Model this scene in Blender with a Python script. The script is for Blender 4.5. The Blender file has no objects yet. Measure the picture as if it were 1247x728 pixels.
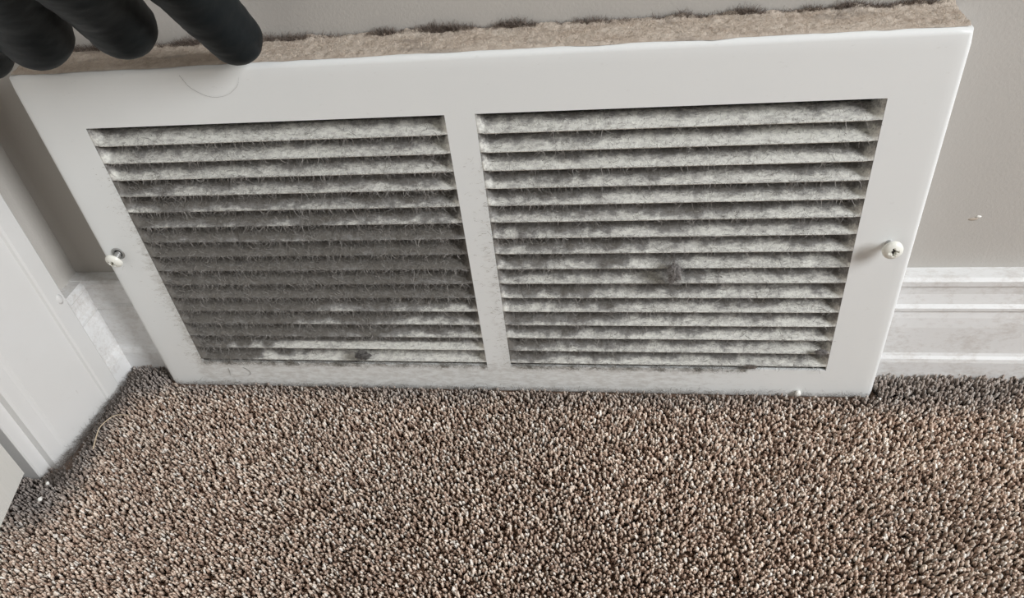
import bpy, bmesh, math
import numpy as np
from mathutils import Vector, Matrix, noise

rng = np.random.default_rng(7)
scene = bpy.context.scene
COL = scene.collection

# ------------------------------------------------------------------ camera
cam_d = bpy.data.cameras.new('camera'); cam = bpy.data.objects.new('camera', cam_d); COL.objects.link(cam)
RT = (0.98759049, 0.12018031, -0.10110255)
DN = (0.00050346, -0.64617532, -0.76318884)
FW = (-0.15705024, 0.75366714, -0.63821710)
m = Matrix.Identity(4)
for i in range(3):
    m[i][0] = RT[i]; m[i][1] = -DN[i]; m[i][2] = -FW[i]
m[0][3], m[1][3], m[2][3] = 0.27666, -0.318406, 0.314717
cam.matrix_world = m
cam_d.sensor_width = 36.0; cam_d.lens = 36.0 * 935.717 / 1247.0
cam_d.clip_start = 0.005; cam_d.clip_end = 50
scene.camera = cam

# ------------------------------------------------------------------ world and light
w = bpy.data.worlds.new('room_ambient'); scene.world = w; w.use_nodes = True
bg = w.node_tree.nodes['Background']
bg.inputs[0].default_value = (1.0, 0.95, 0.88, 1); bg.inputs[1].default_value = 0.065

def area_light(name, loc, target, sx, sy, power, color):
    d = bpy.data.lights.new(name, 'AREA'); d.shape = 'RECTANGLE'; d.size = sx; d.size_y = sy
    d.energy = power; d.color = color
    o = bpy.data.objects.new(name, d); COL.objects.link(o); o.location = loc
    o.rotation_euler = (Vector(target) - Vector(loc)).to_track_quat('-Z', 'Y').to_euler()
    return o
area_light('window_daylight', (1.70, -0.70, 0.98), (0.2, 0, 0.1), 0.50, 0.70, 35.5, (0.96, 0.978, 1.0))

vs = scene.view_settings
vs.view_transform = 'Standard'; vs.look = 'None'; vs.gamma = 1.0; vs.exposure = 0.0
vs.use_curve_mapping = False

# ------------------------------------------------------------------ helpers
def lin(r, g, b):
    f = lambda c: (c / 12.92 if c <= 0.04045 else ((c + 0.055) / 1.055) ** 2.4)
    return (f(r / 255), f(g / 255), f(b / 255), 1.0)

class NT:
    def __init__(self, name, rough=0.6):
        self.mat = bpy.data.materials.new(name); self.mat.use_nodes = True
        self.t = self.mat.node_tree; self.b = self.t.nodes['Principled BSDF']
        self.b.inputs['Roughness'].default_value = rough
    def n(self, kind, **kw):
        nd = self.t.nodes.new(kind)
        for k, v in kw.items(): setattr(nd, k, v)
        return nd
    def link(self, a, b): self.t.links.new(a, b)
    def noise(self, scale, detail=4, rough=0.55, vec=None, stretch=None):
        if vec is None:
            vec = self.n('ShaderNodeNewGeometry').outputs['Position']
        if stretch:
            mp = self.n('ShaderNodeVectorMath', operation='MULTIPLY'); mp.inputs[1].default_value = stretch
            self.link(vec, mp.inputs[0]); vec = mp.outputs[0]
        nd = self.n('ShaderNodeTexNoise'); nd.inputs['Scale'].default_value = scale
        nd.inputs['Detail'].default_value = detail; nd.inputs['Roughness'].default_value = rough
        self.link(vec, nd.inputs['Vector']); return nd.outputs['Fac']
    def ramp(self, fac, stops):
        r = self.n('ShaderNodeValToRGB'); e = r.color_ramp.elements
        while len(e) < len(stops): e.new(0.5)
        for i, (p, c) in enumerate(stops):
            e[i].position = p; e[i].color = c if len(c) == 4 else (*c, 1)
        self.link(fac, r.inputs[0]); return r.outputs[0]
    def mix(self, fac, a, b):
        x = self.n('ShaderNodeMix', data_type='RGBA')
        for s, v in ((x.inputs[0], fac), (x.inputs[6], a), (x.inputs[7], b)):
            if hasattr(v, 'is_linked'): self.link(v, s)
            else: s.default_value = v
        return x.outputs[2]
    def math(self, op, a, b=None, clamp=False):
        x = self.n('ShaderNodeMath', operation=op, use_clamp=clamp)
        for s, v in ((x.inputs[0], a), (x.inputs[1], b)):
            if v is None: continue
            if hasattr(v, 'is_linked'): self.link(v, s)
            else: s.default_value = v
        return x.outputs[0]
    def bump(self, h, strength=0.3, dist=0.001):
        x = self.n('ShaderNodeBump'); x.inputs['Strength'].default_value = strength
        x.inputs['Distance'].default_value = dist; self.link(h, x.inputs['Height'])
        self.link(x.outputs[0], self.b.inputs['Normal'])
    def color(self, c):
        s = self.b.inputs['Base Color']
        if hasattr(c, 'is_linked'): self.link(c, s)
        else: s.default_value = c
        return self.mat
    def attr(self, name):
        return self.n('ShaderNodeAttribute', attribute_name=name)

BW = lambda v: (v, v, v, 1)

def mesh_obj(name, verts, faces, mat=None, parent=None, smooth=False):
    me = bpy.data.meshes.new(name); me.from_pydata([tuple(v) for v in verts], [], faces); me.update()
    return link_obj(name, me, mat, parent, smooth)

def link_obj(name, me, mat=None, parent=None, smooth=False):
    o = bpy.data.objects.new(name, me); COL.objects.link(o)
    if mat and not me.materials: me.materials.append(mat)
    if parent: o.parent = parent
    if smooth:
        for p in me.polygons: p.use_smooth = True
    return o

def bm_obj(name, bm, mat=None, parent=None, smooth=False):
    bmesh.ops.recalc_face_normals(bm, faces=bm.faces[:])
    me = bpy.data.meshes.new(name); bm.to_mesh(me); bm.free()
    return link_obj(name, me, mat, parent, smooth)

def np_mesh(name, V, F, mat, parent=None, colors=None, smooth=False):
    me = bpy.data.meshes.new(name); k = F.shape[1]
    me.vertices.add(len(V)); me.vertices.foreach_set('co', V.astype(np.float32).ravel())
    me.loops.add(F.size); me.loops.foreach_set('vertex_index', F.astype(np.int32).ravel())
    me.polygons.add(len(F))
    me.polygons.foreach_set('loop_start', np.arange(0, F.size, k, dtype=np.int32))
    me.polygons.foreach_set('loop_total', np.full(len(F), k, dtype=np.int32))
    if smooth: me.polygons.foreach_set('use_smooth', np.ones(len(F), dtype=bool))
    me.update(calc_edges=True)
    if colors is not None:
        a = me.color_attributes.new('Col', 'FLOAT_COLOR', 'POINT')
        c = np.ones((len(V), 4), np.float32); c[:, :3] = colors; a.data.foreach_set('color', c.ravel())
    return link_obj(name, me, mat, parent)

def tag(o, label=None, cat=None, group=None, kind=None):
    if label: o['label'] = label
    if cat: o['category'] = cat
    if group: o['group'] = group
    if kind: o['kind'] = kind
    return o

def empty(name, loc):
    o = bpy.data.objects.new(name, None); COL.objects.link(o); o.location = loc; o.empty_display_size = 0.02
    bpy.context.view_layer.update()
    return o

def keep(child, parent):          # parent while the child's mesh stays in world coordinates
    child.parent = parent; child.matrix_parent_inverse = Matrix.Translation(-Vector(parent.location)); return child

def prism(profile, axis, a, b):
    """closed profile of 2-D points swept along an axis ('x': pts are (y,z); 'z': pts are (x,y))."""
    n = len(profile); V = []
    for t in (a, b):
        for p in profile: V.append((t, p[0], p[1]) if axis == 'x' else (p[0], p[1], t) if axis == 'z' else (p[0], t, p[1]))
    F = [(i, (i + 1) % n, n + (i + 1) % n, n + i) for i in range(n)]
    F += [tuple(range(n)), tuple(range(2 * n - 1, n - 1, -1))]
    bm = bmesh.new(); vs_ = [bm.verts.new(v) for v in V]
    for f in F: bm.faces.new([vs_[i] for i in f])
    return bm

def fibres(name, P, D, L, W, C, mat, parent=None, segs=3, curl=0.8, droop=None):
    """thin curved ribbons: roots P, directions D, lengths L, widths W, colours C."""
    n = len(P); D = D / np.linalg.norm(D, axis=1, keepdims=True)
    S = np.cross(D, rng.normal(size=(n, 3))); S /= np.linalg.norm(S, axis=1, keepdims=True) + 1e-9
    B = rng.normal(size=(n, 3)); B -= (B * D).sum(1, keepdims=True) * D
    V = np.zeros((n, segs + 1, 2, 3)); p = P.copy(); d = D.copy()
    for s in range(segs + 1):
        ww = W * (1 - 0.5 * s / segs)
        V[:, s, 0] = p - S * ww[:, None] / 2; V[:, s, 1] = p + S * ww[:, None] / 2
        p = p + d * (L / segs)[:, None]
        d = d + B * (curl / segs); d /= np.linalg.norm(d, axis=1, keepdims=True)
    base = (np.arange(n) * (segs + 1) * 2)[:, None, None]
    q = np.array([[2 * s, 2 * s + 1, 2 * s + 3, 2 * s + 2] for s in range(segs)])[None]
    F = (base + q).reshape(-1, 4)
    return np_mesh(name, V.reshape(-1, 3), F, mat, parent, np.repeat(C, (segs + 1) * 2, axis=0))

def tube_mesh(pts, radii, sides=8):
    V, F = [], []; pts = [Vector(p) for p in pts]
    for i, p in enumerate(pts):
        t = (pts[min(i + 1, len(pts) - 1)] - pts[max(i - 1, 0)]).normalized()
        a = t.orthogonal().normalized() if i == 0 else (a - t * a.dot(t)).normalized()
        b = t.cross(a)
        for k in range(sides):
            g = 2 * math.pi * k / sides
            V.append(p + (a * math.cos(g) + b * math.sin(g)) * radii[i])
    for i in range(len(pts) - 1):
        for k in range(sides):
            F.append((i * sides + k, i * sides + (k + 1) % sides, (i + 1) * sides + (k + 1) % sides, (i + 1) * sides + k))
    F += [tuple(range(sides - 1, -1, -1)), tuple((len(pts) - 1) * sides + k for k in range(sides))]
    return V, F

def catmull(P, n=8):
    P = [Vector(p) for p in P]; Q = [P[0] * 2 - P[1]] + P + [P[-1] * 2 - P[-2]]; out = []
    for i in range(1, len(Q) - 2):
        for k in range(n):
            t = k / n; a, b, c, d = Q[i - 1], Q[i], Q[i + 1], Q[i + 2]
            out.append(0.5 * ((2 * b) + (c - a) * t + (2 * a - 5 * b + 4 * c - d) * t * t + (3 * b - a - 3 * c + d) * t ** 3))
    out.append(P[-1]); return out

# ------------------------------------------------------------------ materials
def wall_mat():
    t = NT('wall_paint', 0.6)
    c = t.mix(t.noise(9, 3), lin(184, 180, 174), lin(191, 187, 181))
    t.bump(t.noise(700, 4, 0.6), 0.25, 0.0006); return t.color(c)
def trim_mat(name='trim_paint', a=(224, 224, 223), b=(216, 214, 210), grime=0.42):
    t = NT(name, 0.4)
    c = t.mix(t.noise(20, 3), lin(*a), lin(*b))
    g = t.ramp(t.noise(300, 5, 0.7, stretch=(1, 1, 0.35)), [(0.66, BW(0)), (0.76, BW(grime))])
    c = t.mix(g, c, lin(150, 138, 125))
    t.bump(t.noise(180, 4, 0.6), 0.12, 0.0006); return t.color(c)
def base_mat():
    t = NT('baseboard_paint', 0.4)
    n1 = t.noise(420, 6, 0.75, stretch=(0.55, 1, 1)); n2 = t.noise(45, 4)
    g = t.ramp(t.math('ADD', n1, t.math('MULTIPLY', t.math('SUBTRACT', n2, 0.5), 0.7)), [(0.46, BW(0)), (0.80, BW(0.45))])
    c = t.mix(g, lin(228, 228, 227), lin(160, 146, 132))
    t.bump(t.noise(240, 4), 0.15, 0.0006); return t.color(c)
def plate_mat():
    t = NT('grille_enamel', 0.38)
    c = t.mix(t.noise(12, 3), lin(232, 234, 233), lin(238, 239, 237))
    at = t.attr('Col').outputs['Color']
    n1 = t.noise(330, 6, 0.75, stretch=(0.45, 1, 1.2))
    s = t.math('MULTIPLY', t.math('SUBTRACT', t.math('ADD', n1, t.math('MULTIPLY', at, 0.30)), 0.66), 5.0, clamp=True)
    s = t.math('MULTIPLY', s, 0.34)
    c = t.mix(s, c, lin(150, 140, 126))
    t.bump(t.noise(900, 3), 0.04, 0.0004); return t.color(c)
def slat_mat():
    t = NT('dusty_shaded_slat', 0.85)
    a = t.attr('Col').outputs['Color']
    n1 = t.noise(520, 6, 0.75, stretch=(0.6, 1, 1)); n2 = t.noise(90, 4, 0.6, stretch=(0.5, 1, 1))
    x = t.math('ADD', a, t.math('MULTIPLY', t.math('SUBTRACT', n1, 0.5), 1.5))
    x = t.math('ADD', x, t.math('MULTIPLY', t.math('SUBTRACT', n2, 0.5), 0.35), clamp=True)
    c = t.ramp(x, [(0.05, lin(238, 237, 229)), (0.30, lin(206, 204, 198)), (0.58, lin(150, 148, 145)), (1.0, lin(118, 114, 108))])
    t.b.inputs['Specular IOR Level'].default_value = 0.1
    t.bump(t.noise(1100, 5, 0.75), 0.7, 0.0012); return t.color(c)
def attr_mat(name, rough=0.95, spec=0.1, sheen=0.0, bump=None):
    t = NT(name, rough); t.b.inputs['Specular IOR Level'].default_value = spec
    t.b.inputs['Sheen Weight'].default_value = sheen
    if bump: t.bump(t.noise(bump[0], 5, 0.7), bump[1], bump[2])
    return t.color(t.attr('Col').outputs['Color'])
def plain(name, c, rough=0.5, metal=0.0, bump=None):
    t = NT(name, rough); t.b.inputs['Metallic'].default_value = metal
    if bump: t.bump(t.noise(*bump[:2]), bump[2], bump[3])
    cc = t.mix(t.noise(60, 3), lin(*c), lin(*[min(255, v * 1.06 + 2) for v in c])); return t.color(cc)
def glove_mat():
    t = NT('black_nitrile', 0.55); t.b.inputs['Specular IOR Level'].default_value = 0.22
    c = t.mix(t.noise(40, 3), lin(15, 20, 22), lin(22, 28, 31))
    t.bump(t.noise(90, 3, 0.5), 0.25, 0.0015); return t.color(c)
def door_mat():
    t = NT('door_paint', 0.5)
    c = t.mix(t.noise(60, 4, 0.6, stretch=(1, 8, 0.6)), lin(214, 212, 205), lin(222, 220, 214))
    t.bump(t.noise(500, 4, 0.6, stretch=(1, 1, 0.15)), 0.25, 0.0006); return t.color(c)
M = dict(wall=wall_mat(), trim=trim_mat(), base=base_mat(), plate=plate_mat(), slat=slat_mat(), door=door_mat(),
         glove=glove_mat(), dust=attr_mat('lint_dust', 0.95, 0.05), fibre=attr_mat('lint_fibre', 0.9, 0.08),
         pad=attr_mat('settled_dust', 1.0, 0.03, bump=(1500, 0.8, 0.001)),
         yarn=attr_mat('carpet_yarn', 0.75, 0.25, 0.15), floor=plain('carpet_backing', (150, 122, 103), 0.95, bump=(900, 4, 0.6, 0.002)),
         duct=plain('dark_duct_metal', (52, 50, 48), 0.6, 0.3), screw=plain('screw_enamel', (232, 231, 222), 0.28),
         steel=plain('zinc_steel', (168, 168, 166), 0.42, 0.6), skin=plain('skin', (190, 145, 120), 0.55),
         hair=plain('dark_hair', (92, 86, 80), 0.45), pale=plain('pale_fibre', (196, 178, 152), 0.6), chip=plain('white_paint_chip', (232, 230, 224), 0.5))

# ------------------------------------------------------------------ the setting
YF, HT, ZB = -0.024, 0.1946, -0.0042        # grille face plane, top and bottom
XS = -0.046                                # side wall plane
# back wall with the duct opening behind the grille
def rect_with_hole(x0, x1, z0, z1, hx0, hx1, hz0, hz1, y, t):
    bm = bmesh.new()
    xs, zs = [x0, hx0, hx1, x1], [z0, hz0, hz1, z1]
    g = {}
    for j, yy in enumerate((y, y + t)):
        for i in range(4):
            for k in range(4): g[i, k, j] = bm.verts.new((xs[i], yy, zs[k]))
    for j in range(2):
        for i in range(3):
            for k in range(3):
                if (i, k) != (1, 1): bm.faces.new([g[i, k, j], g[i + 1, k, j], g[i + 1, k + 1, j], g[i, k + 1, j]])
    ring = [(1, 1), (2, 1), (2, 2), (1, 2)]
    for a, b in zip(ring, ring[1:] + ring[:1]): bm.faces.new([g[a + (0,)], g[b + (0,)], g[b + (1,)], g[a + (1,)]])
    return bm
wall_back = tag(bm_obj('wall_back', rect_with_hole(XS - 0.05, 1.3, -0.02, 1.1, 0.02, 0.38, 0.012, 0.172, 0.0, 0.012), M['wall']), kind='structure')
# duct cavity
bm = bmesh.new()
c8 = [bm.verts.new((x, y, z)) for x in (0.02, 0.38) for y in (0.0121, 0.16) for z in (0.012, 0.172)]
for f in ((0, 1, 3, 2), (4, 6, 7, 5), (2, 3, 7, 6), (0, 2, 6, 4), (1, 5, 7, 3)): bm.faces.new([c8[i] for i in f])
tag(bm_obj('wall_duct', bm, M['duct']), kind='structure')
# side wall up to the door opening
bm = prism([(XS, 0.0), (XS, -0.088), (XS - 0.05, -0.088), (XS - 0.05, 0.0)], 'z', -0.02, 1.1)
wall_left = tag(bm_obj('wall_left', bm, M['wall']), kind='structure')
# baseboards: moulded profile, distance from wall and height
BP = [(0.0, -0.012), (0.0145, -0.012), (0.0145, 0.0145), (0.0140, 0.0165), (0.0125, 0.0175), (0.0118, 0.019), (0.0115, 0.036),
      (0.0108, 0.042), (0.0100, 0.0455), (0.0112, 0.0468), (0.0112, 0.0485), (0.0095, 0.0500), (0.0085, 0.0555), (0.0085, 0.0600),
      (0.0096, 0.0612), (0.0096, 0.0640), (0.0080, 0.0655), (0.0, 0.0655)]
tag(bm_obj('baseboard_back', prism([(-d, z) for d, z in BP], 'x', 0.4015, 1.3), M['base']), kind='structure')
tag(bm_obj('baseboard_back', prism([(-d, z) for d, z in BP], 'x', XS, -0.0015), M['base']), kind='structure')
bm = prism([(XS + d, z * 0.994) for d, z in BP], 'y', -0.0003, -0.0305)
tag(bm_obj('baseboard_left', bm, M['base']), kind='structure')
# door casing: profile in (x, y)
CP = [(XS, -0.0300), (XS + 0.0145, -0.0300), (XS + 0.0150, -0.0308), (XS + 0.0150, -0.0405), (XS + 0.0143, -0.0418), (XS + 0.0132, -0.0424),
      (XS + 0.0126, -0.0500), (XS + 0.0112, -0.0640), (XS + 0.0100, -0.0775), (XS + 0.0092, -0.0785), (XS + 0.0086, -0.0800), (XS + 0.0080, -0.0865), (XS + 0.0070, -0.0880), (XS, -0.0880)]
trim = tag(bm_obj('trim_1', prism(CP, 'z', -0.010, 1.1), M['trim']), kind='structure')
# jamb with stop
JP = [(XS + 0.0030, -0.0881), (XS + 0.0030, -0.0955), (XS + 0.0022, -0.0962), (XS - 0.046, -0.0962), (XS - 0.046, -0.1080), (XS - 0.080, -0.1080), (XS - 0.080, -0.0881)]
tag(bm_obj('trim_2', prism(JP, 'z', -0.010, 1.1), M['trim']), kind='structure')
# door slab standing ajar
A = Vector((-0.0440, -0.1005, 0)); dv = Vector((0.0100, -0.0385, 0)).normalized(); nv = Vector((dv.y, -dv.x, 0))
bm = bmesh.new(); pr = [A, A + dv * 0.62, A + dv * 0.62 + nv * 0.035, A + nv * 0.035]
lo = [bm.verts.new((p.x, p.y, 0.0085)) for p in pr]; hi = [bm.verts.new((p.x, p.y, 1.1)) for p in pr]
bm.faces.new(lo[::-1]); bm.faces.new(hi)
for i in range(4): bm.faces.new([lo[i], lo[(i + 1) % 4], hi[(i + 1) % 4], hi[i]])
bmesh.ops.bevel(bm, geom=bm.edges[:], offset=0.0008, segments=2, affect='EDGES')
tag(bm_obj('door_1', bm, M['door']), kind='structure')
# floor backing
tag(mesh_obj('floor', [(-0.9, -1.2, -0.0043), (1.3, -1.2, -0.0043), (1.3, 0.01, -0.0043), (-0.9, 0.01, -0.0043),
                       (-0.9, -1.2, -0.03), (1.3, -1.2, -0.03), (1.3, 0.01, -0.03), (-0.9, 0.01, -0.03)],
             [(0, 1, 2, 3), (7, 6, 5, 4), (0, 4, 5, 1), (1, 5, 6, 2), (2, 6, 7, 3), (3, 7, 4, 0)], M['floor']), kind='structure')

# paint marks on the setting
def blob(name, c, r, mat, parent, seed, squash=(1, 1, 1), sub=2, amp=0.35):
    bm = bmesh.new(); bmesh.ops.create_icosphere(bm, subdivisions=sub, radius=1)
    for v in bm.verts:
        k = 1 + amp * noise.noise(v.co * 1.7 + Vector((seed, seed * 2, 0)))
        v.co = Vector((v.co.x * squash[0], v.co.y * squash[1], v.co.z * squash[2])) * r * k + Vector(c)
    o = bm_obj(name, bm, mat, parent, True); return o
blob('paint_drip', (XS + 0.0148, -0.0340, 0.0735), 0.0022, M['trim'], trim, 3, (0.4, 0.9, 1.5))

# ------------------------------------------------------------------ the grille
grille = tag(empty('return_air_grille', (0.2, -0.012, ZB)),
             'white metal return air grille with dust-clogged louvres, standing on the carpet against the wall', 'vent grille')
LX0, LX1, RX0, RX1 = 0.0266, 0.1965, 0.2098, 0.3744
ZT, ZO = 0.1682, 0.0172
NS = 16; PITCH = (ZT - 0.0197) / NS
def fbm(x, y, z, o=3): return noise.fractal(Vector((x, y, z)), 1.0, 2.0, o)

# face plate with rounded bend and returns to the wall
def plate():
    bm = bmesh.new(); r = 0.0024
    xs = sorted(set([r] + list(np.linspace(r, LX0, 8)) + list(np.linspace(LX0, LX1, 30)) + list(np.linspace(LX1, RX0, 5)) + list(np.linspace(RX0, RX1, 30)) + list(np.linspace(RX1, 0.4 - r, 8))))
    zs = sorted(set(list(np.linspace(ZB + r, ZO, 8)) + list(np.linspace(ZO, ZT, 36)) + list(np.linspace(ZT, HT - r, 7))))
    g = {(i, k): bm.verts.new((x, YF, z)) for i, x in enumerate(xs) for k, z in enumerate(zs)}
    e = 1e-6
    inside = lambda x, z: ((LX0 - e < x < LX1 + e) or (RX0 - e < x < RX1 + e)) and ZO - e < z < ZT + e
    hole = lambda x, z: ((LX0 < x < LX1) or (RX0 < x < RX1)) and ZO < z < ZT
    for i in range(len(xs) - 1):
        for k in range(len(zs) - 1):
            if not hole((xs[i] + xs[i + 1]) / 2, (zs[k] + zs[k + 1]) / 2):
                bm.faces.new([g[i, k], g[i + 1, k], g[i + 1, k + 1], g[i, k + 1]])
    for v in [v for v in bm.verts if not v.link_faces]: bm.verts.remove(v)
    # outer rim
    n, mz = len(xs), len(zs)
    loop = [(i, 0) for i in range(n)] + [(n - 1, k) for k in range(1, mz)] + [(i, mz - 1) for i in range(n - 2, -1, -1)] + [(0, k) for k in range(mz - 2, 0, -1)]
    prev = [g[a] for a in loop]
    steps = [(r * math.sin(t), r * (1 - math.cos(t))) for t in (math.pi / 8, math.pi / 4, 3 * math.pi / 8, math.pi / 2)] + [(r, -YF - 0.0004)]
    for off, dy in steps:
        cur = []
        for (i, k) in loop:
            x, z = xs[i], zs[k]
            dx = (-1 if i == 0 else 1 if i == n - 1 else 0); dz = (-1 if k == 0 else 1 if k == mz - 1 else 0)
            s = 0.75 if dx and dz else 1.0
            cur.append(bm.verts.new((x + dx * off * s, YF + dy, z + dz * off * s)))
        for a in range(len(loop)):
            b = (a + 1) % len(loop)
            bm.faces.new([prev[a], prev[b], cur[b], cur[a]])
        prev = cur
    # sheet thickness inside the two openings
    for (x0, x1) in ((LX0, LX1), (RX0, RX1)):
        c = [(x0, ZO), (x1, ZO), (x1, ZT), (x0, ZT)]
        f = [bm.verts.new((x, YF, z)) for x, z in c]; b_ = [bm.verts.new((x, YF + 0.0016, z)) for x, z in c]
        for a in range(4):
            q_ = (a + 1) % 4; bm.faces.new([f[a], f[q_], b_[q_], b_[a]])
    bmesh.ops.remove_doubles(bm, verts=bm.verts[:], dist=1e-6)
    o = bm_obj('face_plate', bm, M['plate'])
    me = o.data; at = me.color_attributes.new('Col', 'FLOAT_COLOR', 'POINT')
    for v in me.vertices:
        x, _, z = v.co
        # soot blown around the louvre ends, the bar between the panels and the strip under them
        d = 0.0
        if ZO - 0.012 < z < ZT:
            dl = abs(x - LX0); d = max(d, 1 - dl / 0.012) if x <= LX0 else d
            if LX1 <= x <= RX0: d = max(d, 0.1 + 0.6 * (x - LX1) / (RX0 - LX1))
            d *= min(1, max(0, (ZT - z - 0.02) / 0.05))
        if z < ZO + 0.001 and 0.02 < x < 0.38: d = max(d, 0.85 * min(1, max(0, (0.37 - x) / 0.08)))
        d = max(d, 0.12); at.data[v.index].color = (d, d, d, 1)
    for p in me.polygons: p.use_smooth = True
    md = o.modifiers.new('sheet_edges', 'EDGE_SPLIT'); md.split_angle = math.radians(40)
    keep(o, grille); return o
plate()

def smooth(t): t = min(1, max(0, t)); return t * t * (3 - 2 * t)
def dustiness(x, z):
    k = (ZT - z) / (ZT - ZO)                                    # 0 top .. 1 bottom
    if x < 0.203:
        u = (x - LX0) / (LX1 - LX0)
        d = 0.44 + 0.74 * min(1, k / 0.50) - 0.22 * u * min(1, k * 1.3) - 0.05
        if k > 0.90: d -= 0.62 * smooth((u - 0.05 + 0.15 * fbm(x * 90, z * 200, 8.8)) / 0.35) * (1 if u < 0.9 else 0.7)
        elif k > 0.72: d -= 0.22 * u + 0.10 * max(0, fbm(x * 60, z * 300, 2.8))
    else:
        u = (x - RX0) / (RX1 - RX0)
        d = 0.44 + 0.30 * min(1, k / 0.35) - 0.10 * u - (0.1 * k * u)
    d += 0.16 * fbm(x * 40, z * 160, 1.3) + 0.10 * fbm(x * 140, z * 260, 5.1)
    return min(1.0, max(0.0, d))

TH = math.radians(57); SW = PITCH * 1.0; TS = 0.0007
slat_pts = []
for (x0, x1) in ((LX0, LX1), (RX0, RX1)):
    NX = 150
    for s in range(NS):
        zb = ZT - (s + 1) * PITCH
        V, F, cols = [], [], []
        xs = np.concatenate([np.linspace(x0, x0 + 0.0036, 7), np.linspace(x0 + 0.0045, x1 - 0.0045, NX), np.linspace(x1 - 0.0036, x1, 7)])
        wid = [0, 0.04, 0.14, 0.26, 0.40, 0.55, 0.70, 0.85, 1.0]
        for x in xs:
            tw = TH * smooth(min(x - x0, x1 - x) / 0.0036)
            for wv in wid:
                l = SW * wv * 0.995
                lump = 0.0
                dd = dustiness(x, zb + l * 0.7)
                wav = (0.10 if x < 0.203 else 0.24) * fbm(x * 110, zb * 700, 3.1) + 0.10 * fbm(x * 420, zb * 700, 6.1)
                dust_shade = smooth((wv - 0.30 + wav + 0.55 * (dd - 0.45) + 0.9 * max(0, dd - 0.60)) / 0.62)  # dust ramp from lip to recess, also paints shade into the recessed edge
                if 0.1 < wv: lump = 0.0008 * dust_shade * min(1, dd * 1.3) * max(0, 0.55 + 0.9 * fbm(x * 700, zb * 900 + wv * 9, 2.2, 4)) * smooth((min(x - x0, x1 - x) - 0.002) / 0.012) * (1 - 0.6 * smooth((wv - 0.7) / 0.3))
                ny, nz = -math.cos(tw), math.sin(tw)
                V.append((x, YF + 0.0001 + l * math.sin(tw) + ny * lump, zb + l * math.cos(tw) + nz * lump))
                cols.append(min(1, dd * (0.30 + 0.95 * dust_shade)))
        n = len(xs); m5 = len(wid)
        for i in range(n - 1):
            for j in range(m5 - 1): F.append((i * m5 + j, (i + 1) * m5 + j, (i + 1) * m5 + j + 1, i * m5 + j + 1))
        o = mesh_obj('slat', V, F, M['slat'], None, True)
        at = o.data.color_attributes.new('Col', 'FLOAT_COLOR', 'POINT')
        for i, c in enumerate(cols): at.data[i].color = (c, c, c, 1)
        sd = o.modifiers.new('sheet', 'SOLIDIFY'); sd.thickness = TS; sd.offset = -1
        keep(o, grille)

# ---- lint on the slats
def slat_fibres(x0, x1, n, name):
    P, D, L, W, C = [], [], [], [], []
    tries = 0
    while len(P) < n and tries < n * 12:
        tries += 1
        x = rng.uniform(x0 + 0.002, x1 - 0.002); s = rng.integers(0, NS); hang = rng.random() < 0.3; wv = rng.uniform(0, 0.12) if hang else rng.beta(1.5, 1.0)
        zb = ZT - (s + 1) * PITCH; l = SW * wv
        d = dustiness(x, zb + l * 0.7)
        if rng.random() > d ** 1.4 * (0.6 + 0.7 * max(0, fbm(x * 300, s * 7.7, 4.0) + 0.5)): continue
        tw = TH * smooth(min(x - x0, x1 - x) / 0.0036)
        P.append((x, YF + l * math.sin(tw) - 0.0003, zb + l * math.cos(tw)))
        nrm = np.array((0, -math.cos(tw), math.sin(tw)))
        D.append(nrm * rng.uniform(0.1, 1.0) + rng.normal(size=3) * (0.8, 0.3, 0.65))
        if hang: D[-1] = rng.normal(size=3) * (0.8, 0.35, 0.5) + (0, -0.1, -0.9)
        L.append(rng.uniform(0.0012, 0.0050)); W.append(rng.uniform(0.00007, 0.00024))
        g = rng.uniform(0.45, 1.25)
        C.append(np.array(lin(158, 154, 149)[:3]) * g)
    o = fibres(name, np.array(P), np.array(D), np.array(L), np.array(W), np.array(C), M['fibre'], curl=1.4)
    tag(o, kind='stuff'); keep(o, grille); return o
slat_fibres(LX0, LX1, 34000, 'lint')
slat_fibres(RX0, RX1, 18000, 'lint')

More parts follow.
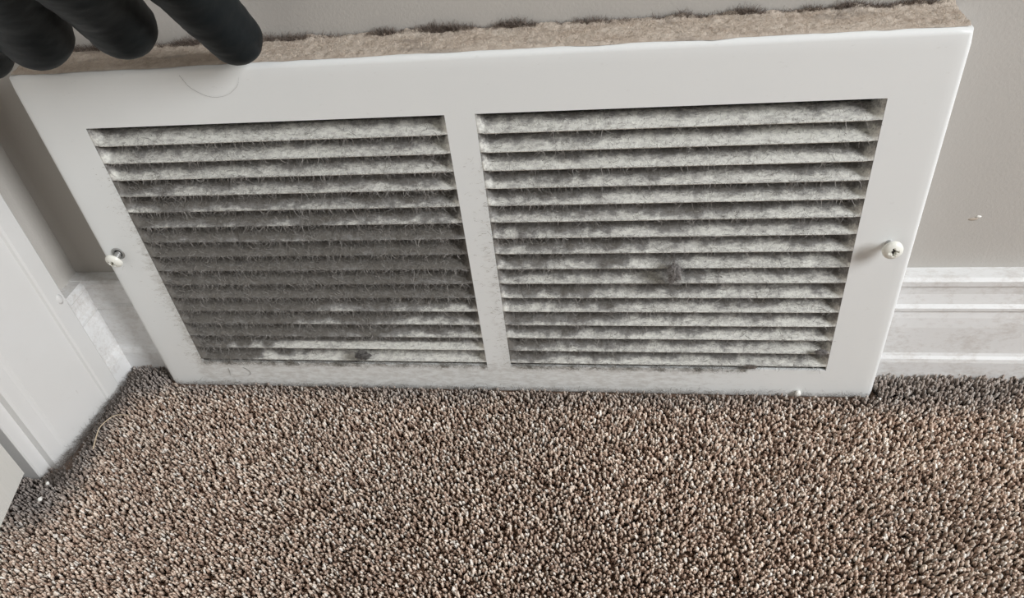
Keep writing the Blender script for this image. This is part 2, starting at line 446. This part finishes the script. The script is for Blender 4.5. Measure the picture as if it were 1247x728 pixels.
# ---- settled dust on the top return
def top_dust():
    nx, ny = 420, 26; V, C = [], []
    tan, brown, grey = (np.array(lin(*c)[:3]) for c in ((220, 208, 194), (188, 172, 157), (150, 140, 131)))
    for i in range(nx):
        x = 0.0015 + (0.397) * i / (nx - 1)
        edge = YF + 0.0022 + 0.0009 * fbm(x * 60, 0.3, 0) + 0.0009 * max(0, fbm(x * 25, 3, 0)) - 0.0011 * math.exp(-((x - 0.306) / 0.010) ** 2) - 0.0008 * smooth((0.16 - x) / 0.06)
        for j in range(ny):
            v = j / (ny - 1); y = edge + (-0.0008 - edge) * v
            h = 0.0011 * smooth(v / 0.10) * (0.7 + 0.5 * fbm(x * 300, y * 300, 1)) + 0.0005 * fbm(x * 800, y * 800, 7) * smooth(v / 0.08)
            h += 0.0018 * smooth((v - 0.86) / 0.14) * (0.6 + 0.8 * fbm(x * 90, 1, 5))
            V.append((x, y, HT + max(0.00005, h)))
            a = 0.5 + 0.55 * fbm(x * 60, y * 150, 3) + 0.5 * fbm(x * 500, y * 500, 9)
            a = min(1, max(0, a)); c = tan * (1 - a) + brown * a
            b = smooth((fbm(x * 35, y * 120, 8) - 0.22) * 3) * 0.5; C.append(c * (1 - b) + grey * b)
    F = np.array([(i * ny + j, (i + 1) * ny + j, (i + 1) * ny + j + 1, i * ny + j + 1) for i in range(nx - 1) for j in range(ny - 1)])
    o = np_mesh('settled_dust', np.array(V), F, M['pad'], None, np.array(C), True)
    tag(o, 'tan settled dust', kind='stuff'); keep(o, grille)
    n = 9000
    P = np.stack([rng.uniform(0.002, 0.398, n), rng.uniform(YF + 0.0025, -0.0008, n), np.full(n, HT + 0.0009)], 1)
    D = rng.normal(size=(n, 3)) * (1, 0.7, 0.5) + (0, 0, 0.45)
    g = rng.uniform(0.65, 1.15, n)[:, None]
    o = fibres('dust_fuzz', P, D, rng.uniform(0.0008, 0.0024, n), rng.uniform(0.00006, 0.00016, n), np.array(lin(204, 189, 172)[:3]) * g, M['fibre'], curl=1.5)
    tag(o, kind='stuff'); keep(o, grille)
    # darker fuzz rising against the wall, in clumps
    P, L = [], []
    while len(P) < 15000:
        x = rng.uniform(0.004, 0.396); k = max(0.12, 0.42 + 0.9 * fbm(x * 55, 2.2, 0) + 0.4 * fbm(x * 160, 1, 0))
        if rng.random() > k: continue
        P.append((x, rng.uniform(-0.0022, -0.0004), HT + 0.0008)); L.append(rng.uniform(0.001, 0.0026 + 0.0036 * k))
    n = len(P); D = rng.normal(size=(n, 3)) * (1.0, 0.15, 0.5) + (0, -0.05, 0.8)
    g = rng.uniform(0.6, 1.2, n)[:, None]
    o = fibres('dust_fuzz', np.array(P), D, np.array(L), rng.uniform(0.00007, 0.00022, n), np.array(lin(132, 120, 111)[:3]) * g, M['fibre'], curl=1.6)
    tag(o, 'dark fuzz along the wall', kind='stuff'); keep(o, grille)
top_dust()

# ---- fringe of lint on the lower lip of both openings and on the plate edge
def fringe():
    P, D, L, C = [], [], [], []
    for (x0, x1, n, lim) in ((LX0, LX1, 2600, 1.0), (RX0, RX1 - 0.04, 2000, 0.85)):
        c = 0
        while c < n:
            x = rng.uniform(x0, x1)
            if rng.random() > 0.25 + max(0, fbm(x * 130, 9, 1)) * 1.6: continue
            c += 1
            P.append((x, YF - 0.0002, ZO + rng.uniform(-0.0016, 0.002))); D.append(rng.normal(size=3) * (1, 0.3, 0.5) + (0, -0.15, -0.25))
            L.append(rng.uniform(0.001, 0.003)); C.append(np.array(lin(126, 121, 113)[:3]) * rng.uniform(0.6, 1.3))
    for k in range(900):      # hairs drawn over the left rim and the centre bar
        left = rng.random() < 0.55; z = rng.uniform(ZO, ZT - 0.02)
        x = LX0 - rng.exponential(0.003) if left else RX0 - rng.exponential(0.003)
        if rng.random() > 0.3 + (ZT - z) / 0.2: continue
        P.append((x, YF - 0.0002, z)); D.append(rng.normal(size=3) * (0.5, 0.15, 0.25) + (0.9, -0.1, 0.1)); L.append(rng.uniform(0.001, 0.0035))
        C.append(np.array(lin(140, 130, 118)[:3]) * rng.uniform(0.7, 1.3))
    n = len(P)
    o = fibres('lint_fringe', np.array(P), np.array(D), np.array(L), rng.uniform(0.00006, 0.00013, n), np.array(C), M['fibre'], curl=1.8)
    tag(o, kind='stuff'); keep(o, grille)
fringe()

# ------------------------------------------------------------------ screws
def screw(loc, axis, spin, label):
    root = tag(empty('screw', loc), label, 'screw', 'grille screws')
    z = Vector(axis).normalized(); qn = z.to_track_quat('Z', 'Y')
    root.rotation_mode = 'QUATERNION'; root.rotation_quaternion = qn
    # pan head with a cross recess: radial grid, depth carved where the cross lies
    R_, T_ = 18, 64; V, F = [], []
    ra = 0.0044
    def top(r): return 0.0024 * math.sqrt(max(0, 1 - (r / ra) ** 2 * 0.97)) + 0.0006
    for i in range(R_ + 1):
        r = ra * (i / R_) ** 0.9
        for k in range(T_):
            a = 2 * math.pi * k / T_; x, y = r * math.cos(a), r * math.sin(a)
            c, s = math.cos(spin), math.sin(spin); u, v = x * c + y * s, -x * s + y * c
            arm = 0.0021
            d1 = max(abs(u) - arm, abs(v) - 0.00055); d2 = max(abs(v) - arm, abs(u) - 0.00055); d3 = max(abs(u), abs(v)) - 0.0011
            dd = min(d1, d2, d3)
            h = top(r) - 0.0018 * smooth((0.0001 - dd) / 0.00035)
            V.append((x, y, h))
    for i in range(R_):
        for k in range(T_): F.append((i * T_ + k, (i + 1) * T_ + k, (i + 1) * T_ + (k + 1) % T_, i * T_ + (k + 1) % T_))
    b0 = len(V)
    for k in range(T_): a = 2 * math.pi * k / T_; V.append((ra * math.cos(a), ra * math.sin(a), 0.0))
    for k in range(T_): F.append((R_ * T_ + k, b0 + k, b0 + (k + 1) % T_, R_ * T_ + (k + 1) % T_))
    F.append(tuple(b0 + k for k in range(T_ - 1, -1, -1)))
    head = mesh_obj('head', V, F, M['screw'], root, False)
    for p in head.data.polygons: p.use_smooth = len(p.vertices) == 4
    md = head.modifiers.new('edges', 'EDGE_SPLIT'); md.split_angle = math.radians(50)
    # dark cross set into the floor of the recess
    W_ = 0.0005
    cr = [(-0.0016, -W_), (-W_, -W_), (-W_, -0.0016), (W_, -0.0016), (W_, -W_), (0.0016, -W_), (0.0016, W_), (W_, W_), (W_, 0.0016), (-W_, 0.0016), (-W_, W_), (-0.0016, W_)]
    c, s = math.cos(spin), math.sin(spin)
    rec = prism([(x * c - y * s, x * s + y * c) for x, y in cr], 'z', 0.0008, 0.00135)
    tag(bm_obj('recess', rec, M['duct'], root), 'dark cross recess')
    # threaded shank
    pts = []; V, F = [], []; N = 90; sides = 16
    for i in range(N):
        zz = -0.022 * i / (N - 1)
        for k in range(sides):
            a = 2 * math.pi * k / sides; ph = ((zz / 0.0013) + k / sides) % 1.0
            r = 0.00155 + 0.00045 * max(0, 1 - abs(ph - 0.5) * 3.2); r *= 1 if i < N - 14 else (N - 1 - i) / 14 * 0.9 + 0.1
            V.append((r * math.cos(a), r * math.sin(a), zz))
    for i in range(N - 1):
        for k in range(sides): F.append((i * sides + k, i * sides + (k + 1) % sides, (i + 1) * sides + (k + 1) % sides, (i + 1) * sides + k))
    mesh_obj('shank', V, F, M['steel'], root, True)
    return root
screw((0.3890, -0.0288, 0.0982), (0.05, -1, 0.03), 0.15, 'white cross-head screw backed out of the clean right border of the grille')
screw((0.0088, -0.0280, 0.0952), (-0.12, -1, -0.28), 0.9, 'white cross-head screw tilting out of the left border of the grille')
# drilled hole rim around the left screw
V, F = [], []
for k in range(24):
    a = 2 * math.pi * k / 24
    for r, dy in ((0.0036, -0.0001), (0.0033, -0.0005), (0.0026, -0.0005), (0.0021, -0.0001)): V.append((0.0094 + r * math.cos(a), YF + dy, 0.0966 + r * math.sin(a)))
for k in range(24):
    for j in range(3): F.append((k * 4 + j, k * 4 + j + 1, ((k + 1) % 24) * 4 + j + 1, ((k + 1) % 24) * 4 + j))
V += [(0.0094 + 0.0021 * math.cos(2 * math.pi * k / 24), YF - 0.00012, 0.0966 + 0.0021 * math.sin(2 * math.pi * k / 24)) for k in range(24)]
keep(mesh_obj('screw_hole_rim', V[:96], F, M['steel'], None, True), grille)
keep(mesh_obj('screw_hole', V[96:], [tuple(range(24))], M['duct']), grille)

# ------------------------------------------------------------------ lint clumps and stray hairs
def clump(loc, r, label, seed, stretch=(1, 0.7, 1), n=900, c=(150, 146, 143)):
    root = tag(empty('lint_clump', loc), label, 'lint', 'lint clumps on the grille')
    bm = bmesh.new(); bmesh.ops.create_icosphere(bm, subdivisions=4, radius=1)
    for v in bm.verts:
        k = 0.75 + 0.55 * noise.fractal(v.co * 1.6 + Vector((seed, 0, 0)), 1, 2, 4)
        v.co = Vector((v.co.x * stretch[0], v.co.y * stretch[1], v.co.z * stretch[2])) * r * k
    o = bm_obj('core', bm, M['pad'], root, True)
    at = o.data.color_attributes.new('Col', 'FLOAT_COLOR', 'POINT'); b = lin(*c)
    for v in o.data.vertices:
        g = 0.8 + 0.5 * noise.noise(v.co * 900); at.data[v.index].color = (b[0] * g, b[1] * g, b[2] * g, 1)
    d = rng.normal(size=(n, 3)); d /= np.linalg.norm(d, axis=1, keepdims=True)
    P = d * r * np.array(stretch) * rng.uniform(0.4, 0.95, n)[:, None]
    D = d + rng.normal(size=(n, 3)) * 0.9; C = np.array(b[:3]) * rng.uniform(0.6, 1.4, n)[:, None]
    tag(fibres('fibres', P, D, rng.uniform(0.3, 1.0, n) * r, rng.uniform(0.00006, 0.00014, n), C, M['fibre'], root, curl=2.2), kind='stuff')
    return root
clump((0.2952, -0.0262, 0.0835), 0.0044, 'grey lint clump hanging over slats in the middle of the right panel', 1.0, (0.8, 0.6, 1.5))
clump((0.1270, -0.0258, 0.0255), 0.0036, 'dark lint clump caught on the lowest slat of the left panel', 4.0, (1.3, 0.6, 0.9), c=(122, 119, 116))
clump((0.3698, -0.0255, 0.0318), 0.0020, 'small lint tuft at the lower right end of the right panel', 7.0, (1.6, 0.6, 0.8), 400)
clump((0.3366, -0.0250, 0.0200), 0.0017, 'small brown lint tuft on the bottom strip under the right panel', 9.0, (1.8, 0.5, 0.7), 600, (140, 132, 125))

def strand(name, pts, r, mat, label, cat='hair', group=None):
    P = catmull(pts, 10); n = len(P)
    V, F = tube_mesh(P, [r * (1 - 0.5 * i / n) for i in range(n)], 6)
    return tag(mesh_obj(name, V, F, mat, None, True), label, cat, group)
yh = YF - 0.0003
strand('stray_hair', [(0.0833, yh, 0.1916), (0.0862, yh, 0.1858), (0.0935, yh, 0.1813), (0.1010, yh, 0.1815), (0.1075, yh, 0.1852), (0.1100, yh, 0.1895)], 0.000045, M['hair'], 'fine curved hair on the upper border of the grille below the fingertip')
strand('stray_hair', [(0.0505, yh, 0.0130), (0.0530, yh, 0.0112), (0.0537, yh, 0.0080), (0.0515, yh, 0.0062)], 0.00011, M['hair'], 'short hooked dark hair on the bottom strip of the grille, the right one of two')
strand('stray_hair', [(0.0410, yh, 0.0125), (0.0408, yh, 0.0090), (0.0402, yh, 0.0055)], 0.00009, M['hair'], 'short upright dark hair on the bottom strip of the grille, the left one of two')
strand('carpet_thread', [(-0.0190, -0.0795, 0.0035), (-0.0205, -0.0720, 0.0052), (-0.0212, -0.0650, 0.0060), (-0.0170, -0.0575, 0.0062), (-0.0105, -0.0545, 0.0035)], 0.00038, M['pale'], 'pale loose carpet thread curling beside the door casing', 'thread')
# chip on the wall, crumbs
mk = blob('paint_chip', (0.4340, -0.0001, 0.0952), 0.0009, M['chip'], None, 2, (1.3, 0.4, 0.7)); mk.parent = wall_back
mk = blob('paint_scrape', (0.4318, 0.0, 0.0938), 0.0013, plain('scrape_grey', (176, 164, 150), 0.8), None, 5, (1.7, 0.15, 0.6)); mk.parent = wall_back
mk.rotation_euler = (0, 0, 0)
tag(blob('paint_flake', (0.3625, YF - 0.0014, 0.0008), 0.0017, M['chip'], None, 8, (1, 0.8, 1.2)), 'white paint flake stuck to the bottom edge of the grille', 'flake')
crumb_spots = [((-0.0320, -0.1030, 0.0035), 0.0010, 'white crumb on the carpet close to the foot of the door jamb'),
               ((-0.0300, -0.1130, 0.0035), 0.0012, 'white crumb on the carpet beside the bottom of the door'),
               ((0.402, -0.0300, 0.0030), 0.0007, 'white speck on the carpet below the lower right corner of the grille')]
for i, (c, r, l) in enumerate(crumb_spots): tag(blob('crumb', c, r, M['chip'], None, 11 + i), l, 'crumb', 'white crumbs on the carpet')

# ------------------------------------------------------------------ gloved hand
hand = tag(empty('gloved_hand', (0.1175, -0.031, 0.1975)), 'hand in a black disposable glove pointing down at the top of the grille', 'hand')
FINGERS = {
 'index': ([(0.1178, -0.0300, 0.2082), (0.1172, -0.0430, 0.2255), (0.1185, -0.0640, 0.2500), (0.1240, -0.0880, 0.2830)], [0.0108, 0.0119, 0.0125, 0.0138]),
 'middle': ([(0.0822, -0.0460, 0.2215), (0.0855, -0.0590, 0.2362), (0.0935, -0.0830, 0.2560), (0.1035, -0.0940, 0.2870)], [0.0128, 0.0128, 0.0130, 0.0140]),
 'ring': ([(0.0490, -0.0520, 0.2225), (0.0580, -0.0650, 0.2395), (0.0700, -0.0860, 0.2590), (0.0830, -0.0960, 0.2860)], [0.0138, 0.0134, 0.0130, 0.0138]),
 'pinky': ([(0.0215, -0.0500, 0.2145), (0.0335, -0.0620, 0.2330), (0.0480, -0.0800, 0.2560), (0.0630, -0.0950, 0.2810)], [0.0098, 0.0106, 0.0112, 0.0122]),
 'thumb': ([(0.1480, -0.0850, 0.2560), (0.1440, -0.0980, 0.2790), (0.1290, -0.1120, 0.3120), (0.1080, -0.1180, 0.3450)], [0.0115, 0.0125, 0.0135, 0.0150]),
}
WR = (0.0860, -0.1230, 0.3700)
def capsule(bm, a, b, ra, rb):
    a, b = Vector(a), Vector(b); d = (b - a); L = d.length; qn = d.normalized().to_track_quat('Z', 'Y')
    rings, sides = 7, 20; rows = []
    for i in range(1, rings + 1): t = -math.pi / 2 + (math.pi / 2) * i / rings; rows.append((ra * math.cos(t), ra * math.sin(t)))
    for i in range(0, rings): t = (math.pi / 2) * i / rings; rows.append((rb * math.cos(t), L + rb * math.sin(t)))
    prev = None; bot = bm.verts.new(a + qn @ Vector((0, 0, -ra))); topv = bm.verts.new(a + qn @ Vector((0, 0, L + rb)))
    for r, h in rows:
        cur = [bm.verts.new(a + qn @ Vector((r * math.cos(2 * math.pi * k / sides), r * math.sin(2 * math.pi * k / sides), h))) for k in range(sides)]
        for k in range(sides):
            k2 = (k + 1) % sides
            if prev is None: bm.faces.new([bot, cur[k2], cur[k]])
            else: bm.faces.new([prev[k], prev[k2], cur[k2], cur[k]])
        prev = cur
    for k in range(sides): bm.faces.new([prev[k], prev[(k + 1) % sides], topv])
bm = bmesh.new()
for nme, (P, R_) in FINGERS.items():
    for i in range(3): capsule(bm, P[i], P[i + 1], R_[i], R_[i + 1])
    capsule(bm, P[3], WR, R_[3], 0.0190)
for a, b in (('index', 'middle'), ('middle', 'ring'), ('ring', 'pinky')):
    pa, pb = Vector(FINGERS[a][0][3]), Vector(FINGERS[b][0][3]); capsule(bm, pa, pb, 0.0132, 0.0130)
    for f in (0.3, 0.6): capsule(bm, pa.lerp(Vector(WR), f), pb.lerp(Vector(WR), f), 0.0145, 0.0145)
capsule(bm, FINGERS['thumb'][0][2], Vector(FINGERS['index'][0][3]).lerp(Vector(WR), 0.45), 0.013, 0.013)
W2 = (0.0800, -0.1300, 0.4150)
capsule(bm, (WR[0] - 0.012, WR[1], WR[2]), (W2[0] - 0.012, W2[1], W2[2]), 0.0215, 0.0225)
capsule(bm, (WR[0] + 0.012, WR[1], WR[2]), (W2[0] + 0.012, W2[1], W2[2]), 0.0215, 0.0225)
glove = bm_obj('glove', bm, M['glove'])
rm = glove.modifiers.new('skin', 'REMESH'); rm.mode = 'VOXEL'; rm.voxel_size = 0.0014; rm.use_smooth_shade = True
sm = glove.modifiers.new('soften', 'SMOOTH'); sm.factor = 0.6; sm.iterations = 8
dg = bpy.context.evaluated_depsgraph_get(); me = bpy.data.meshes.new_from_object(glove.evaluated_get(dg))
glove.modifiers.clear(); glove.data = me
# slack wrinkles of the glove film
nv_ = len(me.vertices); co = np.zeros(nv_ * 3, np.float32); me.vertices.foreach_get('co', co); co = co.reshape(-1, 3)
no = np.zeros(nv_ * 3, np.float32); me.vertex_normals.foreach_get('vector', no); no = no.reshape(-1, 3)
kk = np.array([0.00035 * fbm(c[0] * 90 + c[2] * 60, c[1] * 60, c[2] * 150, 3) + 0.00012 * abs(fbm(c[0] * 260, c[1] * 150, c[2] * 330, 2)) for c in co])
me.vertices.foreach_set('co', (co + no * kk[:, None]).astype(np.float32).ravel()); me.update()
for p in me.polygons: p.use_smooth = True
keep(glove, hand)
# rolled cuff and forearm above the frame
cc = Vector((W2[0], W2[1], W2[2] + 0.020)); V, F = [], []
for i in range(33):
    a = 2 * math.pi * i / 32
    for k in range(8):
        g = 2 * math.pi * k / 8; rr = 0.0018 * math.cos(g)
        V.append(cc + Vector(((0.0345 + rr) * math.cos(a), (0.0225 + rr) * math.sin(a), 0.0018 * math.sin(g))))
for i in range(32):
    for k in range(8): F.append((i * 8 + k, (i + 1) * 8 + k, (i + 1) * 8 + (k + 1) % 8, i * 8 + (k + 1) % 8))
keep(mesh_obj('cuff', V, F, M['glove'], None, True), hand)
V, F = [], []; N, S = 14, 24
for i in range(N):
    t = i / (N - 1); c = Vector((W2[0], W2[1], W2[2])).lerp(Vector((0.02, -0.22, 0.66)), t)
    for k in range(S):
        a = 2 * math.pi * k / S; V.append(c + Vector(((0.032 + 0.010 * t) * math.cos(a), (0.020 + 0.018 * t) * math.sin(a), 0)))
for i in range(N - 1):
    for k in range(S): F.append((i * S + k, i * S + (k + 1) % S, (i + 1) * S + (k + 1) % S, (i + 1) * S + k))
F.append(tuple((N - 1) * S + k for k in range(S)))
keep(mesh_obj('forearm', V, F, M['skin'], None, True), hand)

# ------------------------------------------------------------------ carpet pile
def pile(x0, x1, y0, y1, sp, rad, inner, parent=None):
    xs = np.arange(x0, x1, sp); ys = np.arange(y0, y1, sp)
    X, Y = np.meshgrid(xs, ys); X = X.ravel() + rng.uniform(-0.55, 0.55, X.size) * sp; Y = Y.ravel() + rng.uniform(-0.55, 0.55, Y.size) * sp
    ok = ~((X > -0.002) & (X < 0.402) & (Y > YF - 0.0011))
    ok &= ~((X < XS + 0.0155) & (Y > -0.0895)) & ~((X < XS + 0.0050) & (Y > -0.0975))
    if not inner: ok &= ~((X > -0.12) & (X < 0.60) & (Y > -0.28))
    X, Y = X[ok], Y[ok]; n = len(X)
    sides, rings = 3, (3 if inner else 2)
    H = rng.uniform(0.0052, 0.0082, n)
    near = np.clip((Y + 0.030) / 0.016, 0, 1); H = H + 0.0052 * near * ((X > 0.402)) + 0.002 * near * (X < 0)
    nz = np.array([noise.noise(Vector((x * 60, y * 60, 0.5))) for x, y in zip(X, Y)])
    nz2 = np.array([noise.noise(Vector((x * 18, y * 18, 4.5))) for x, y in zip(X, Y)])
    H += 0.0012 * nz
    ang = rng.uniform(0, 2 * np.pi, n); lean = np.abs(rng.normal(0, 0.0009, n)) + 0.0002
    LX = np.cos(ang) * lean + 0.0008 * nz; LY = np.sin(ang) * lean - 0.0009
    # keep the pile from leaning through the grille, trim and baseboards
    LY = np.where((Y > YF - 0.006) & (LY > 0), -LY, LY); LX = np.where((X < XS + 0.021) & (LX < 0) & (Y > -0.1), -LX, LX)
    r0 = rng.uniform(0.75, 1.2, n) * rad; tw = rng.uniform(0, 2 * np.pi, n)
    hs, rs = ([0.0, 0.72, 0.96], [0.9, 1.25, 0.95]) if inner else ([0.0, 0.8], [0.9, 1.15])
    V = np.zeros((n, rings * sides + 1, 3))
    for i, (h, rr) in enumerate(zip(hs, rs)):
        for k in range(sides):
            a = tw + 2 * np.pi * k / sides + h * 1.8
            V[:, i * sides + k, 0] = X + LX * h ** 1.6 + np.cos(a) * r0 * rr
            V[:, i * sides + k, 1] = Y + LY * h ** 1.6 + np.sin(a) * r0 * rr * 0.9
            V[:, i * sides + k, 2] = -0.0065 + H * h
    V[:, -1, 0] = X + LX * 1.05; V[:, -1, 1] = Y + LY * 1.05; V[:, -1, 2] = -0.0065 + H * 1.03
    Fq = []
    for i in range(rings - 1):
        for k in range(sides):
            a, b = i * sides + k, i * sides + (k + 1) % sides; c, d = b + sides, a + sides
            Fq += [(a, b, c), (a, c, d)]
    for k in range(sides): Fq.append(((rings - 1) * sides + k, (rings - 1) * sides + (k + 1) % sides, rings * sides))
    Fq = np.array(Fq); F = (np.arange(n)[:, None, None] * (rings * sides + 1) + Fq[None]).reshape(-1, 3)
    pal = np.array([lin(*c)[:3] for c in ((238, 222, 206), (218, 196, 178), (192, 167, 149), (164, 138, 121), (250, 242, 232))])
    ci = rng.choice(5, n, p=[0.25, 0.27, 0.23, 0.13, 0.12]); C = pal[ci] * rng.uniform(0.85, 1.12, n)[:, None]
    C *= (1 + 0.12 * nz2)[:, None]
    # grey house dust worked into the pile along the skirting, casing and under the grille
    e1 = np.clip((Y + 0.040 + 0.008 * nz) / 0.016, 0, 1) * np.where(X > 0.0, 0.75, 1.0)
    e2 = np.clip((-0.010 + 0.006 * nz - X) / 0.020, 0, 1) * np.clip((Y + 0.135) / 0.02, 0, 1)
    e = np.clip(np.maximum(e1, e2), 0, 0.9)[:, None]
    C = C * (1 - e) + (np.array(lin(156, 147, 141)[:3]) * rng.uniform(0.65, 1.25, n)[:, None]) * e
    C = np.repeat(C, rings * sides + 1, axis=0)
    o = np_mesh('carpet_pile' if inner else 'outer_pile', V.reshape(-1, 3), F, M['yarn'], parent, C, True)
    if not inner:
        tag(o, kind='stuff'); return o
    tag(o, 'beige and brown twisted cut-pile carpet covering the floor', 'carpet', kind='stuff')
    # frizz of single filaments standing out of the yarn ends
    m_ = 26000; ix = rng.integers(0, n, m_); ix = ix[(X[ix] > -0.07) & (X[ix] < 0.52) & (Y[ix] > -0.20)]; m_ = len(ix)
    P = np.stack([X[ix] + LX[ix], Y[ix] + LY[ix], -0.0065 + H[ix] * 0.93], 1) + rng.normal(size=(m_, 3)) * (0.0005, 0.0005, 0.0003)
    D = rng.normal(size=(m_, 3)) * (1, 1, 0.6) + (0, 0, 0.35)
    Cf = C[::rings * sides + 1][ix] * rng.uniform(0.9, 1.25, m_)[:, None]
    f = fibres('yarn_frizz', P, D, rng.uniform(0.0006, 0.0014, m_), rng.uniform(0.00007, 0.00016, m_), Cf, M['fibre'], o, segs=2, curl=1.8)
    tag(f, kind='stuff')
    # fluff gathered along the casing foot
    m_ = 9000
    t = rng.uniform(0, 1, m_); side = rng.random(m_) < 0.55
    P = np.where(side[:, None], np.stack([XS + 0.0165 + rng.exponential(0.004, m_) - 0.006 * t, -0.018 - 0.084 * t, rng.uniform(-0.002, 0.0035, m_)], 1),
                 np.stack([-0.03 + 0.62 * t, np.where((-0.03 + 0.62 * t > 0) & (-0.03 + 0.62 * t < 0.402), YF - 0.0008, -0.0155) - rng.exponential(0.0022, m_), rng.uniform(-0.001, 0.0022, m_)], 1))
    D = rng.normal(size=(m_, 3)) * (1, 1, 0.5) + (0.1, -0.3, 0.25)
    g = rng.uniform(0.5, 1.2, m_)[:, None]
    f = fibres('edge_fluff', P, D, rng.uniform(0.0015, 0.0050, m_), rng.uniform(0.00006, 0.00014, m_), np.array(lin(112, 104, 98)[:3]) * g, M['fibre'], o, curl=2.0)
    tag(f, 'grey fluff along the foot of the casing, grille and skirting', kind='stuff')
    return o
main_pile = pile(-0.12, 0.60, -0.28, -0.0125, 0.00142, 0.00070, True)
pile(-0.32, 1.0, -0.55, -0.0125, 0.0036, 0.0019, False, main_pile)
